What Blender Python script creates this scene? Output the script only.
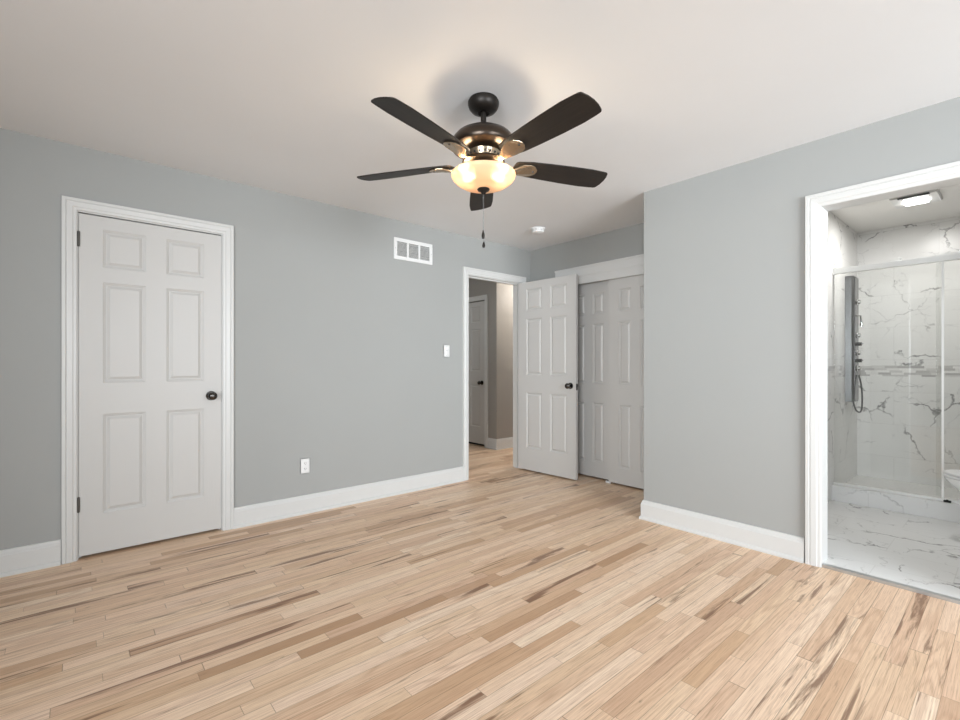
import bpy, bmesh, math, random
from mathutils import Vector, Matrix
S = bpy.context.scene
C = S.collection
for o in list(bpy.data.objects): bpy.data.objects.remove(o)
random.seed(4)
PI = math.pi

# ------------------------------------------------------------ camera, world, light, exposure
cam_d = bpy.data.cameras.new('camera'); cam = bpy.data.objects.new('camera', cam_d); C.objects.link(cam)
cam.location = (0, 0, 1.15)
cam.rotation_euler = (PI/2, 0, -math.atan2(0.6542, 0.7563))
cam_d.sensor_width = 36; cam_d.lens = 468/960*36; cam_d.shift_y = 5/960
cam_d.clip_start = 0.02
S.camera = cam
S.view_settings.view_transform = 'Standard'; S.view_settings.look = 'None'
S.view_settings.gamma = 1; S.view_settings.use_curve_mapping = False
S.view_settings.exposure = -0.03

world = bpy.data.worlds.new('sky'); S.world = world; world.use_nodes = True
wb = world.node_tree.nodes['Background']; wb.inputs[0].default_value = (0.75, 0.86, 1, 1); wb.inputs[1].default_value = 1.0

def area(name, loc, direction, sx, sy, power, col=(1, 1, 1), spread=PI):
    l = bpy.data.lights.new(name, 'AREA'); l.shape = 'RECTANGLE'; l.size = sx; l.size_y = sy
    l.energy = power; l.color = col; l.spread = spread
    o = bpy.data.objects.new(name, l); C.objects.link(o); o.location = loc
    o.rotation_euler = Vector(direction).to_track_quat('-Z', 'Y').to_euler(); return o
def point(name, loc, power, col, r=0.03):
    l = bpy.data.lights.new(name, 'POINT'); l.energy = power; l.color = col; l.shadow_soft_size = r
    o = bpy.data.objects.new(name, l); C.objects.link(o); o.location = loc; return o

XB0, YB0 = -2.6, -3.4          # the two walls behind the camera
# daylight in the two windows behind the camera
area('daylight', (1.5, YB0-0.10, 1.45), (0.40, 1, 0.0), 2.4, 1.4, 104, (0.88, 0.94, 1), 1.5)
area('daylight', (XB0-0.10, -0.8, 1.45), (1, 0.70, 0.0), 2.2, 1.4, 76, (0.90, 0.95, 1), 1.6)
WARM = (1.0, 0.80, 0.56)

# ------------------------------------------------------------ materials
def mat(name, col, rough=0.5, metal=0.0, **kw):
    m = bpy.data.materials.new(name); m.use_nodes = True
    b = m.node_tree.nodes['Principled BSDF']
    b.inputs['Base Color'].default_value = (*col, 1); b.inputs['Roughness'].default_value = rough
    b.inputs['Metallic'].default_value = metal
    for k, v in kw.items(): b.inputs[k.replace('_', ' ')].default_value = v
    return m
class NT:
    def __init__(s, m): s.m = m; s.t = m.node_tree; s.b = s.t.nodes['Principled BSDF']
    def n(s, typ, **kw):
        x = s.t.nodes.new(typ)
        for k, v in kw.items(): setattr(x, k, v)
        return x
    def l(s, a, b): s.t.links.new(a, b)
    def val(s, sock, v):
        if hasattr(v, 'is_output') or isinstance(v, bpy.types.NodeSocket): s.l(v, sock)
        else: sock.default_value = v
    def math(s, op, a, b=0.0, c=None, clamp=False):
        x = s.n('ShaderNodeMath', operation=op, use_clamp=clamp); s.val(x.inputs[0], a); s.val(x.inputs[1], b)
        if c is not None: s.val(x.inputs[2], c)
        return x.outputs[0]
    def xyz(s, x, y, z=0.0):
        c = s.n('ShaderNodeCombineXYZ'); s.val(c.inputs[0], x); s.val(c.inputs[1], y); s.val(c.inputs[2], z); return c.outputs[0]
    def ramp(s, f, stops, interp='LINEAR'):
        r = s.n('ShaderNodeValToRGB'); r.color_ramp.interpolation = interp
        e = r.color_ramp.elements
        while len(e) < len(stops): e.new(0.5)
        for i, (p, c) in enumerate(stops): e[i].position = p; e[i].color = (*c, 1)
        s.l(f, r.inputs[0]); return r.outputs[0]
    def mix(s, f, a, b, bt='MIX'):
        x = s.n('ShaderNodeMix', data_type='RGBA', blend_type=bt)
        s.val(x.inputs[0], f)
        for i, v in ((6, a), (7, b)):
            if isinstance(v, tuple): x.inputs[i].default_value = (*v, 1)
            else: s.l(v, x.inputs[i])
        return x.outputs[2]
    def noise(s, vec, scale=1.0, detail=3, rough=0.5, dist=0.0, out='Fac'):
        x = s.n('ShaderNodeTexNoise'); s.l(vec, x.inputs['Vector']); x.inputs['Scale'].default_value = scale
        x.inputs['Detail'].default_value = detail; x.inputs['Roughness'].default_value = rough
        x.inputs['Distortion'].default_value = dist; return x.outputs[out]
    def white(s, vec, out='Value'):
        x = s.n('ShaderNodeTexWhiteNoise', noise_dimensions='3D'); s.l(vec, x.inputs['Vector']); return x.outputs[out]
    def pos(s):
        g = s.n('ShaderNodeNewGeometry'); sp = s.n('ShaderNodeSeparateXYZ'); s.l(g.outputs['Position'], sp.inputs[0])
        return g.outputs['Position'], sp.outputs
    def bump(s, h, strength=0.2, dist=0.002):
        b = s.n('ShaderNodeBump'); s.l(h, b.inputs['Height']); b.inputs['Strength'].default_value = strength
        b.inputs['Distance'].default_value = dist; s.l(b.outputs[0], s.b.inputs['Normal'])

def paint(name, col, rough=0.6, sc=320, st=0.06):
    m = mat(name, col, rough); t = NT(m); p, _ = t.pos()
    t.bump(t.noise(p, sc, 2), st, 0.001)
    c = t.mix(t.noise(p, 1.6, 3), tuple(c*0.97 for c in col), tuple(min(1, c*1.03) for c in col)); t.l(c, t.b.inputs['Base Color'])
    return m
M_wall = paint('grey_wall_paint', (0.355, 0.361, 0.350), 0.65)
M_hall = paint('lamp_toned_grey_paint', (0.325, 0.305, 0.278), 0.55)  # same grey paint as the room; lamp-warm dimness put into the colour
M_ceil = paint('white_ceiling_paint', (0.83, 0.84, 0.85), 0.8)
M_trim = paint('white_trim_paint', (0.64, 0.64, 0.625), 0.35, 200, 0.03)
M_batc = paint('bathroom_white_paint', (0.85, 0.84, 0.81), 0.6)

def door_mat():
    m = mat('white_door_paint', (0.565, 0.555, 0.535), 0.42); t = NT(m)
    tc = t.n('ShaderNodeTexCoord'); mp = t.n('ShaderNodeMapping'); t.l(tc.outputs['Object'], mp.inputs[0])
    mp.inputs['Scale'].default_value = (130, 130, 6)
    t.bump(t.noise(mp.outputs[0], 1.0, 4, 0.6, 0.6), 0.35, 0.0012); return m
M_door = door_mat()

def oak():
    m = mat('oak_strip_floor', (0.6, 0.45, 0.3), 0.4); t = NT(m); p, s = t.pos(); x, y = s[0], s[1]
    W = 0.0572
    yy = t.math('DIVIDE', t.math('ADD', y, 10), W); row = t.math('FLOOR', yy); fy = t.math('FRACT', yy)
    r1 = t.white(t.xyz(row, 3.3)); r2 = t.white(t.xyz(row, 7.7))
    L = t.math('MULTIPLY_ADD', r2, 0.5, 0.55)
    u = t.math('ADD', t.math('DIVIDE', t.math('ADD', x, 10), L), t.math('MULTIPLY', r1, 17.0))
    u = t.math('ADD', u, t.math('MULTIPLY', t.noise(t.xyz(t.math('MULTIPLY', u, 0.9), t.math('MULTIPLY', row, 5.3)), 1.0, 0), 1.1))
    idx = t.math('FLOOR', u); fx = t.math('FRACT', u)
    pid = t.xyz(row, idx, 1.0)
    a = t.white(pid); b = t.white(t.xyz(row, idx, 5.0)); c = t.white(t.xyz(row, idx, 9.0)); d = t.white(t.xyz(row, idx, 13.0))
    base = t.ramp(a, [(0.0, (0.42, 0.26, 0.145)), (0.10, (0.60, 0.41, 0.26)), (0.3, (0.73, 0.55, 0.385)), (0.6, (0.80, 0.625, 0.455)), (0.85, (0.86, 0.695, 0.53)), (1.0, (0.88, 0.745, 0.60))])
    # pinkish red-oak boards among the straw coloured ones
    base = t.mix(t.math('MULTIPLY', b, 0.42), base, (0.80, 0.59, 0.475))
    # grain: long fine lines, cathedral rings, each board its own offset
    ox = t.math('MULTIPLY', b, 40.0); oy = t.math('MULTIPLY', c, 23.0)
    gv = t.xyz(t.math('ADD', t.math('MULTIPLY', x, 2.2), ox), t.math('ADD', t.math('MULTIPLY', y, 150.0), oy))
    g1 = t.noise(gv, 1.0, 5, 0.7)
    g1r = t.math('MULTIPLY_ADD', g1, 3.2, -1.1, clamp=True)
    gf = t.noise(t.xyz(t.math('ADD', t.math('MULTIPLY', x, 8.0), ox), t.math('MULTIPLY', y, 420.0)), 1.0, 2, 0.6)
    pores = t.math('MULTIPLY', t.math('SUBTRACT', gf, 0.53), 7.0, clamp=True)
    fld = t.noise(t.xyz(t.math('ADD', t.math('MULTIPLY', x, 0.8), oy), t.math('ADD', t.math('MULTIPLY', y, 11.0), ox)), 1.0, 1, 0.4, 0.15)
    sn = t.math('MULTIPLY_ADD', t.math('SINE', t.math('MULTIPLY', fld, 75.0)), 0.5, 0.5)
    ring = t.math('MULTIPLY', t.math('POWER', sn, 3.0), t.math('GREATER_THAN', c, 0.5))
    col = t.mix(t.math('MULTIPLY', t.math('SUBTRACT', 1.0, g1r), 0.52), base, (0.42, 0.245, 0.145))
    col = t.mix(t.math('MULTIPLY', ring, 0.36), col, (0.42, 0.245, 0.15))
    col = t.mix(t.math('MULTIPLY', pores, 0.5), col, (0.30, 0.17, 0.10))
    # mineral streaks: dark, drawn out along the board
    sv = t.xyz(t.math('ADD', t.math('MULTIPLY', x, 1.7), oy), t.math('ADD', t.math('MULTIPLY', y, 26.0), ox))
    st = t.noise(sv, 1.0, 5, 0.6, 0.6)
    th = t.math('MULTIPLY_ADD', t.math('POWER', d, 2.2), -0.20, 0.692)
    sm = t.math('MULTIPLY', t.math('SUBTRACT', st, th), 11.0, clamp=True)
    col = t.mix(t.math('MULTIPLY', sm, 0.85), col, (0.17, 0.082, 0.042))
    # dark knots / flecks
    fl = t.noise(t.xyz(t.math('MULTIPLY', x, 14.0), t.math('MULTIPLY', y, 45.0)), 1.0, 2)
    fm = t.math('MULTIPLY', t.math('SUBTRACT', fl, 0.74), 12.0, clamp=True)
    col = t.mix(t.math('MULTIPLY', fm, 0.75), col, (0.14, 0.08, 0.05))
    # joints
    ey = t.math('MINIMUM', fy, t.math('SUBTRACT', 1.0, fy)); ex = t.math('MULTIPLY', t.math('MINIMUM', fx, t.math('SUBTRACT', 1.0, fx)), L)
    jy = t.math('SUBTRACT', 1.0, t.math('DIVIDE', ey, 0.030), clamp=True); jx = t.math('SUBTRACT', 1.0, t.math('DIVIDE', ex, 0.0016), clamp=True)
    j = t.math('MAXIMUM', t.math('MULTIPLY', jy, t.math('MULTIPLY_ADD', t.noise(t.xyz(t.math('MULTIPLY', x, 2.5), row), 1.0, 3), 1.6, -0.1, clamp=True)), t.math('MULTIPLY', jx, 0.8))
    col = t.mix(j, col, (0.16, 0.09, 0.05))
    col = t.mix(1.0, col, (1.20, 1.18, 1.14), 'MULTIPLY')
    t.l(col, t.b.inputs['Base Color'])
    t.l(t.math('MULTIPLY_ADD', g1, 0.2, 0.30), t.b.inputs['Roughness'])
    t.bump(t.math('SUBTRACT', t.math('MULTIPLY', g1, 0.35), j), 0.25, 0.0012)
    t.b.inputs['Specular IOR Level'].default_value = 0.5
    return m
M_oak = oak()

def marble(name, tile=(0.6, 0.3), off=0.0, band=False, floor=False, veins=1.0, col=(0.80, 0.795, 0.775)):
    """tiles laid on X/Z, Y/Z or X/Y; each tile has its own cut of the veining"""
    m = mat(name, col, 0.3 if not floor else 0.24); t = NT(m); p, s = t.pos()
    if floor: u, v = s[1], s[0]
    else: u, v = t.math('ADD', s[0], s[1]), s[2]
    ur = t.math('DIVIDE', t.math('ADD', u, 10.0+off), tile[0]); vr = t.math('DIVIDE', t.math('ADD', v, 9.9), tile[1])
    iv = t.math('FLOOR', vr); ur = t.math('ADD', ur, t.math('MULTIPLY', iv, 0.5)); iu = t.math('FLOOR', ur)
    w = t.white(t.xyz(iu, iv, 2.0)); w2 = t.white(t.xyz(iu, iv, 6.0))
    vec = t.xyz(t.math('ADD', u, t.math('MULTIPLY', w, 30.0)), t.math('ADD', v, t.math('MULTIPLY', w2, 30.0)))
    # warp
    nz = t.n('ShaderNodeTexNoise'); t.l(vec, nz.inputs['Vector']); nz.inputs['Scale'].default_value = 3.2; nz.inputs['Detail'].default_value = 6
    nz.inputs['Roughness'].default_value = 0.6
    sc = t.n('ShaderNodeVectorMath', operation='MULTIPLY_ADD'); t.l(nz.outputs['Color'], sc.inputs[0]); sc.inputs[1].default_value = (0.42, 0.42, 0); t.l(vec, sc.inputs[2])
    def vein(scale, width, lo, mscale, amt):
        vo = t.n('ShaderNodeTexVoronoi', feature='DISTANCE_TO_EDGE', voronoi_dimensions='2D')
        t.l(sc.outputs[0], vo.inputs['Vector']); vo.inputs['Scale'].default_value = scale
        msk = t.math('MULTIPLY', t.math('SUBTRACT', t.noise(vec, mscale, 2), lo), 6.0, clamp=True)
        wd = t.math('MULTIPLY_ADD', msk, width, width*0.25)
        ln = t.math('SUBTRACT', 1.0, t.math('DIVIDE', vo.outputs['Distance'], wd), clamp=True)
        return t.math('MULTIPLY', t.math('MULTIPLY', ln, msk), amt)
    v1 = vein(2.2, 0.022, 0.42, 3.0, 0.9*veins); v2 = vein(4.6, 0.024, 0.45, 4.1, 0.5*veins)
    cloud = t.math('MULTIPLY', t.math('SUBTRACT', t.noise(sc.outputs[0], 2.4, 4), 0.5), 1.6, clamp=True)
    c = t.mix(t.math('MULTIPLY', cloud, 0.45), col, tuple(q*0.8 for q in col))
    c = t.mix(v2, c, (0.36, 0.355, 0.35)); c = t.mix(v1, c, (0.16, 0.155, 0.15))
    fu = t.math('FRACT', ur); fv = t.math('FRACT', vr)
    eu = t.math('MULTIPLY', t.math('MINIMUM', fu, t.math('SUBTRACT', 1.0, fu)), tile[0]); ev = t.math('MULTIPLY', t.math('MINIMUM', fv, t.math('SUBTRACT', 1.0, fv)), tile[1])
    j = t.math('SUBTRACT', 1.0, t.math('DIVIDE', t.math('MINIMUM', eu, ev), 0.0035), clamp=True)
    c = t.mix(t.math('MULTIPLY', j, 0.45), c, (0.56, 0.55, 0.53))
    if band:   # mosaic accent strip
        inb = t.math('MULTIPLY', t.math('GREATER_THAN', s[2], 1.045), t.math('LESS_THAN', s[2], 1.145))
        q1 = t.math('DIVIDE', s[2], 0.02); rw = t.math('FLOOR', q1); q2 = t.math('ADD', t.math('DIVIDE', u, 0.09), t.math('MULTIPLY', t.white(t.xyz(rw, 4.0)), 9.0))
        mw = t.white(t.xyz(t.math('FLOOR', q2), rw, 8.0))
        mc = t.ramp(mw, [(0.0, (0.42, 0.41, 0.40)), (0.5, (0.66, 0.65, 0.63)), (1.0, (0.82, 0.81, 0.79))])
        c = t.mix(inb, c, mc)
    t.l(c, t.b.inputs['Base Color']); return m
M_marb = marble('white_veined_marble_wall', band=True)
M_marf = marble('white_veined_marble_floor', (0.62, 0.31), floor=True, veins=1.0, col=(0.80, 0.795, 0.78))
M_marc = marble('marble_kerb', (1.2, 0.6), veins=0.5, col=(0.82, 0.815, 0.80))
M_pan = marble('shower_pan_mosaic', (0.05, 0.05), floor=True, veins=0.3, col=(0.74, 0.73, 0.71))

M_black = mat('matte_black_bronze', (0.022, 0.018, 0.015), 0.42, 0.6)
M_bronze = mat('dark_bronze', (0.06, 0.045, 0.034), 0.30, 0.85)
M_iron = mat('lamplit_bronze_iron', (0.42, 0.33, 0.235), 0.25, 0.9)  # bronze brightened in colour to stand for the bowl lamp's gold reflections
def blade_mat():
    m = mat('espresso_blade', (0.035, 0.028, 0.024), 0.5, 0.0, Specular_IOR_Level=0.3); t = NT(m)
    tc = t.n('ShaderNodeTexCoord'); mp = t.n('ShaderNodeMapping'); t.l(tc.outputs['Object'], mp.inputs[0])
    mp.inputs['Scale'].default_value = (4, 90, 1)
    g = t.noise(mp.outputs[0], 1.0, 5, 0.6)
    t.l(t.mix(g, (0.009, 0.007, 0.006), (0.030, 0.024, 0.020)), t.b.inputs['Base Color'])
    t.bump(g, 0.15, 0.0006); return m
M_blade = blade_mat()
M_knob = mat('dark_nickel', (0.10, 0.095, 0.09), 0.22, 1.0)
M_hinge = mat('aged_steel_hinge', (0.10, 0.095, 0.085), 0.4, 0.9)
M_chrome = mat('chrome', (0.82, 0.82, 0.81), 0.12, 1.0)
M_alu = mat('satin_aluminium', (0.86, 0.86, 0.84), 0.38, 0.55)
M_steel = mat('brushed_steel', (0.20, 0.20, 0.20), 0.33, 0.9)
M_dsteel = mat('dark_glass_steel', (0.10, 0.10, 0.10), 0.2, 0.6)
M_plast = mat('white_plastic', (0.78, 0.78, 0.77), 0.35)
M_socket = mat('grey_screw_slot', (0.45, 0.45, 0.45), 0.5)
M_dark = mat('dark_slot', (0.02, 0.02, 0.02), 0.8)
M_duct = mat('duct_grey', (0.22, 0.225, 0.23), 0.7)
M_porc = mat('white_porcelain', (0.90, 0.90, 0.88), 0.12, 0.0, Coat_Weight=0.5)
M_grout = mat('threshold_steel', (0.50, 0.50, 0.49), 0.35, 0.7)
def glass_mat(name, tint=(0.97, 0.98, 0.975), refl=0.05):
    m = bpy.data.materials.new(name); m.use_nodes = True; t = m.node_tree; t.nodes.clear()
    o = t.nodes.new('ShaderNodeOutputMaterial'); mx = t.nodes.new('ShaderNodeMixShader'); tr = t.nodes.new('ShaderNodeBsdfTransparent')
    gl = t.nodes.new('ShaderNodeBsdfGlossy'); gl.inputs['Roughness'].default_value = 0.01; tr.inputs[0].default_value = (*tint, 1)
    fr = t.nodes.new('ShaderNodeFresnel'); fr.inputs[0].default_value = 1.45
    ge = t.nodes.new('ShaderNodeNewGeometry'); ma = t.nodes.new('ShaderNodeMath'); ma.operation = 'MULTIPLY_ADD'   # straight-through pane: same index from both sides
    ma.inputs[1].default_value = 1/1.45-1.45; ma.inputs[2].default_value = 1.45; t.links.new(ge.outputs['Backfacing'], ma.inputs[0]); t.links.new(ma.outputs[0], fr.inputs[0])
    t.links.new(fr.outputs[0], mx.inputs[0]); t.links.new(tr.outputs[0], mx.inputs[1]); t.links.new(gl.outputs[0], mx.inputs[2])
    t.links.new(mx.outputs[0], o.inputs[0]); return m
M_glass = glass_mat('clear_glass', (0.975, 0.98, 0.975))
def emit_mat(name, col, strength, base=(0.9, 0.9, 0.88)):
    m = mat(name, base, 0.4); b = m.node_tree.nodes['Principled BSDF']
    b.inputs['Emission Color'].default_value = (*col, 1); b.inputs['Emission Strength'].default_value = strength; return m
def bowl_mat():
    m = bpy.data.materials.new('frosted_amber_glass'); m.use_nodes = True; t = m.node_tree; t.nodes.clear()
    o = t.nodes.new('ShaderNodeOutputMaterial'); a = t.nodes.new('ShaderNodeAddShader')
    tl = t.nodes.new('ShaderNodeBsdfTranslucent'); tl.inputs[0].default_value = (0.66, 0.50, 0.39, 1)
    rf = t.nodes.new('ShaderNodeBsdfRefraction'); rf.inputs['Color'].default_value = (0.95, 0.84, 0.72, 1); rf.inputs['Roughness'].default_value = 0.34; rf.inputs['IOR'].default_value = 1.12
    m2 = t.nodes.new('ShaderNodeMixShader'); m2.inputs[0].default_value = 0.5; t.links.new(tl.outputs[0], m2.inputs[1]); t.links.new(rf.outputs[0], m2.inputs[2])
    pr = t.nodes.new('ShaderNodeBsdfPrincipled'); pr.inputs['Base Color'].default_value = (0.72, 0.57, 0.42, 1); pr.inputs['Roughness'].default_value = 0.25
    mx = t.nodes.new('ShaderNodeMixShader'); mx.inputs[0].default_value = 0.45
    t.links.new(m2.outputs[0], mx.inputs[1]); t.links.new(pr.outputs[0], mx.inputs[2]); t.links.new(mx.outputs[0], o.inputs[0]); return m
M_bowl = bowl_mat()
M_bulb = emit_mat('frosted_bulb', (1.0, 0.86, 0.66), 38.0)
M_lens = emit_mat('lit_lens', (1, 0.99, 0.97), 11.0)

# ------------------------------------------------------------ mesh helpers
def box(bm, x0, x1, y0, y1, z0, z1, bev=0.0):
    vs = [bm.verts.new((x, y, z)) for x in (x0, x1) for y in (y0, y1) for z in (z0, z1)]
    fs = [(0, 1, 3, 2), (4, 6, 7, 5), (0, 4, 5, 1), (2, 3, 7, 6), (0, 2, 6, 4), (1, 5, 7, 3)]
    F = [bm.faces.new([vs[i] for i in f]) for f in fs]
    if bev > 0:
        es = list({e for f in F for e in f.edges})
        bmesh.ops.bevel(bm, geom=es, offset=bev, segments=2, affect='EDGES', clamp_overlap=True)
def lathe(bm, prof, n=32, M=None, close=False):
    """prof: (r, z) list, revolved about Z"""
    rings = []
    for r, z in prof:
        if r < 1e-6:
            rings.append([bm.verts.new((M @ Vector((0, 0, z))) if M else (0, 0, z))])
        else:
            rings.append([bm.verts.new((M @ Vector((r*math.cos(2*PI*k/n), r*math.sin(2*PI*k/n), z))) if M else (r*math.cos(2*PI*k/n), r*math.sin(2*PI*k/n), z)) for k in range(n)])
    for a, b in zip(rings, rings[1:]):
        for k in range(n):
            q = [a[k % len(a)], a[(k+1) % n % len(a)], b[(k+1) % n % len(b)], b[k % len(b)]]
            q2 = []
            for v in q:
                if v not in q2: q2.append(v)
            if len(q2) > 2: bm.faces.new(q2)
    return rings
def tube(bm, pts, r, n=12, caps=True):
    pts = [Vector(p) for p in pts]; rings = []
    rr = r if isinstance(r, (list, tuple)) else [r]*len(pts)
    up = None
    for i, p in enumerate(pts):
        d = (pts[min(i+1, len(pts)-1)]-pts[max(i-1, 0)]).normalized()
        if up is None:
            up = d.orthogonal().normalized()
        else:
            up = (up-d*up.dot(d)).normalized()
        s = d.cross(up)
        rings.append([bm.verts.new(p+(up*math.cos(2*PI*k/n)+s*math.sin(2*PI*k/n))*rr[i]) for k in range(n)])
    for a, b in zip(rings, rings[1:]):
        for k in range(n): bm.faces.new([a[k], a[(k+1) % n], b[(k+1) % n], b[k]])
    if caps: bm.faces.new(rings[0][::-1]); bm.faces.new(rings[-1])
def prism(bm, outline, z0, z1, f=None):
    """outline (x,y) extruded z0..z1 through optional map f(x,y,z)"""
    f = f or (lambda x, y, z: (x, y, z))
    a = [bm.verts.new(f(x, y, z0)) for x, y in outline]; b = [bm.verts.new(f(x, y, z1)) for x, y in outline]
    n = len(a); bm.faces.new(a[::-1]); bm.faces.new(b)
    for k in range(n): bm.faces.new([a[k], a[(k+1) % n], b[(k+1) % n], b[k]])
def link(name, bm, m, parent=None, smooth=False, loc=None, rot=None, bev=0.0):
    bmesh.ops.recalc_face_normals(bm, faces=bm.faces)
    me = bpy.data.meshes.new(name); bm.to_mesh(me); bm.free()
    me.materials.append(m)
    o = bpy.data.objects.new(name, me); C.objects.link(o)
    if parent: o.parent = parent
    if loc: o.location = loc
    if rot: o.rotation_euler = rot
    if bev:
        md = o.modifiers.new('bevel', 'BEVEL'); md.width = bev; md.segments = 2; md.limit_method = 'ANGLE'
    if smooth:
        for p in me.polygons: p.use_smooth = True
        ang = 0.6
        bm2 = bmesh.new(); bm2.from_mesh(me)
        for e in bm2.edges:
            if len(e.link_faces) == 2 and e.calc_face_angle(0) > ang: e.smooth = False
        bm2.to_mesh(me); bm2.free()
    return o
def tag(o, label=None, cat=None, group=None, kind=None):
    if label: o['label'] = label
    if cat: o['category'] = cat
    if group: o['group'] = group
    if kind: o['kind'] = kind
    return o
def empty(name, loc, rz=0.0):
    o = bpy.data.objects.new(name, None); C.objects.link(o); o.location = loc; o.rotation_euler = (0, 0, rz); o.empty_display_size = 0.1; return o
def NB(): return bmesh.new()
def structure(name, bm, m, label, cat, **kw): return tag(link(name, bm, m, **kw), label, cat, None, 'structure')

def sweep(bm, path, prof, f=None):
    """path: 2-D polyline; prof: list of (offset to the left of the path, height); mitred joints"""
    f = f or (lambda x, y, h: (x, y, h))
    P = [Vector(p) for p in path]; rings = []
    for i, p in enumerate(P):
        ds = []
        if i > 0: ds.append((P[i]-P[i-1]).normalized())
        if i < len(P)-1: ds.append((P[i+1]-P[i]).normalized())
        ns = [Vector((-d.y, d.x)) for d in ds]
        n = sum(ns, Vector((0, 0))); n = n/max(n.length, 1e-9)
        k = 1/max(0.2, n.dot(ns[0]))
        rings.append([bm.verts.new(f(*(p+n*k*o), h)) for o, h in prof])
    m = len(prof)
    for a, b in zip(rings, rings[1:]):
        for k in range(m): bm.faces.new([a[k], a[(k+1) % m], b[(k+1) % m], b[k]])
    bm.faces.new(rings[0][::-1]); bm.faces.new(rings[-1])

# ------------------------------------------------------------ setting: room shell
H = 2.44; YA = 3.635; TA = 0.12; XBW = 3.215; XC = 3.90; YBMP = 1.845; TB = 0.12; YBT = 1.04; XS = 5.73
D1 = (0.008, 0.775); D2 = (2.985, 3.745); DH = 2.06
CL = (2.06, 3.19); CH = 1.985; BD = (0.742, -0.03); BH = 2.05

bm = NB(); box(bm, XB0-.2, 3.245, YB0-.2, YA+TA, -0.1, 0); box(bm, 3.245, 4.7, BD[0]+.15+TB, YA+TA, -0.1, 0); box(bm, XB0-.2, 7.2, YA+TA, 8.0, -0.1, 0)
structure('floor', bm, M_oak, 'natural red oak strip floor running through the bedroom and hall', 'floor')
bm = NB(); box(bm, XB0-.3, 7.2, YB0-.3, 8.0, H, H+0.1)
structure('ceiling', bm, M_ceil, 'flat white bedroom ceiling above the fan', 'ceiling')
bm = NB()
box(bm, XB0, D1[0], YA, YA+TA, 0, H); box(bm, D1[1], D2[0], YA, YA+TA, 0, H); box(bm, D2[1], XC+TA, YA, YA+TA, 0, H)
box(bm, D1[0], D1[1], YA, YA+TA, DH, H); box(bm, D2[0], D2[1], YA, YA+TA, DH, H)
structure('wall_left', bm, M_wall, 'long grey wall with the closed door, vent and hall doorway', 'wall')
bm = NB()
box(bm, XC, XC+TA, YBMP, CL[0], 0, H); box(bm, XC, XC+TA, CL[1], YA, 0, H); box(bm, XC, XC+TA, CL[0], CL[1], CH+.06, H)
structure('wall_back', bm, M_wall, 'shaded grey wall above and around the sliding closet doors', 'wall')
bm = NB()
box(bm, XBW, XBW+TB, BD[0]+0.018, YBMP, 0, H); box(bm, XBW, XBW+TB, YB0, BD[1]-0.018, 0, H); box(bm, XBW, XBW+TB, BD[1]-.018, BD[0]+0.018, BH+0.018, H)
box(bm, XBW+TB, XC+TA, YBMP-0.12, YBMP, 0, H)
structure('wall_right', bm, M_wall, 'grey wall stepping forward between the closet and the bathroom doorway', 'wall')
# walls behind the camera with window openings
WY = (0.3, 2.7); WX = (-1.9, 0.3); WZ = (0.75, 2.15)
bm = NB(); T = 0.12
box(bm, XB0, WY[0], YB0-T, YB0, 0, H); box(bm, WY[1], XBW+TB, YB0-T, YB0, 0, H); box(bm, WY[0], WY[1], YB0-T, YB0, 0, WZ[0]); box(bm, WY[0], WY[1], YB0-T, YB0, WZ[1], H)
structure('wall_front', bm, M_wall, 'grey wall with a window behind the camera', 'wall')
bm = NB()
box(bm, XB0-T, XB0, YB0-T, WX[0], 0, H); box(bm, XB0-T, XB0, WX[1], YA+TA, 0, H); box(bm, XB0-T, XB0, WX[0], WX[1], 0, WZ[0]); box(bm, XB0-T, XB0, WX[0], WX[1], WZ[1], H)
structure('wall_side', bm, M_wall, 'grey end wall with a window left of the camera', 'wall')
def window(idx, a0, a1, horizontal, label):
    f = (lambda bm, u0, u1, d0, d1, z0, z1, b=0: box(bm, u0, u1, YB0-d1, YB0-d0, z0, z1, b)) if horizontal else (lambda bm, u0, u1, d0, d1, z0, z1, b=0: box(bm, XB0-d1, XB0-d0, u0, u1, z0, z1, b))
    bm = NB(); z0, z1 = WZ; w = 0.05; mid = (a0+a1)/2; zm = (z0+z1)/2
    f(bm, a0, a1, 0.03, 0.08, z0, z0+w); f(bm, a0, a1, 0.03, 0.08, z1-w, z1); f(bm, a0, a0+w, 0.03, 0.08, z0+w, z1-w); f(bm, a1-w, a1, 0.03, 0.08, z0+w, z1-w)
    f(bm, mid-w/2, mid+w/2, 0.03, 0.08, z0+w, z1-w); f(bm, a0+w, mid-w/2, 0.04, 0.07, zm-.02, zm+.02); f(bm, mid+w/2, a1-w, 0.04, 0.07, zm-.02, zm+.02)
    o = structure('window_%d' % idx, bm, M_trim, label, 'window')
    bm = NB(); f(bm, a0+w, a1-w, 0.054, 0.058, z0+w, z1-w); link('window_pane', bm, M_glass, o)
window(1, WY[0], WY[1], True, 'white double window in the wall behind the camera')
window(2, WX[0], WX[1], False, 'white double window in the end wall beside the camera')

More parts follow.
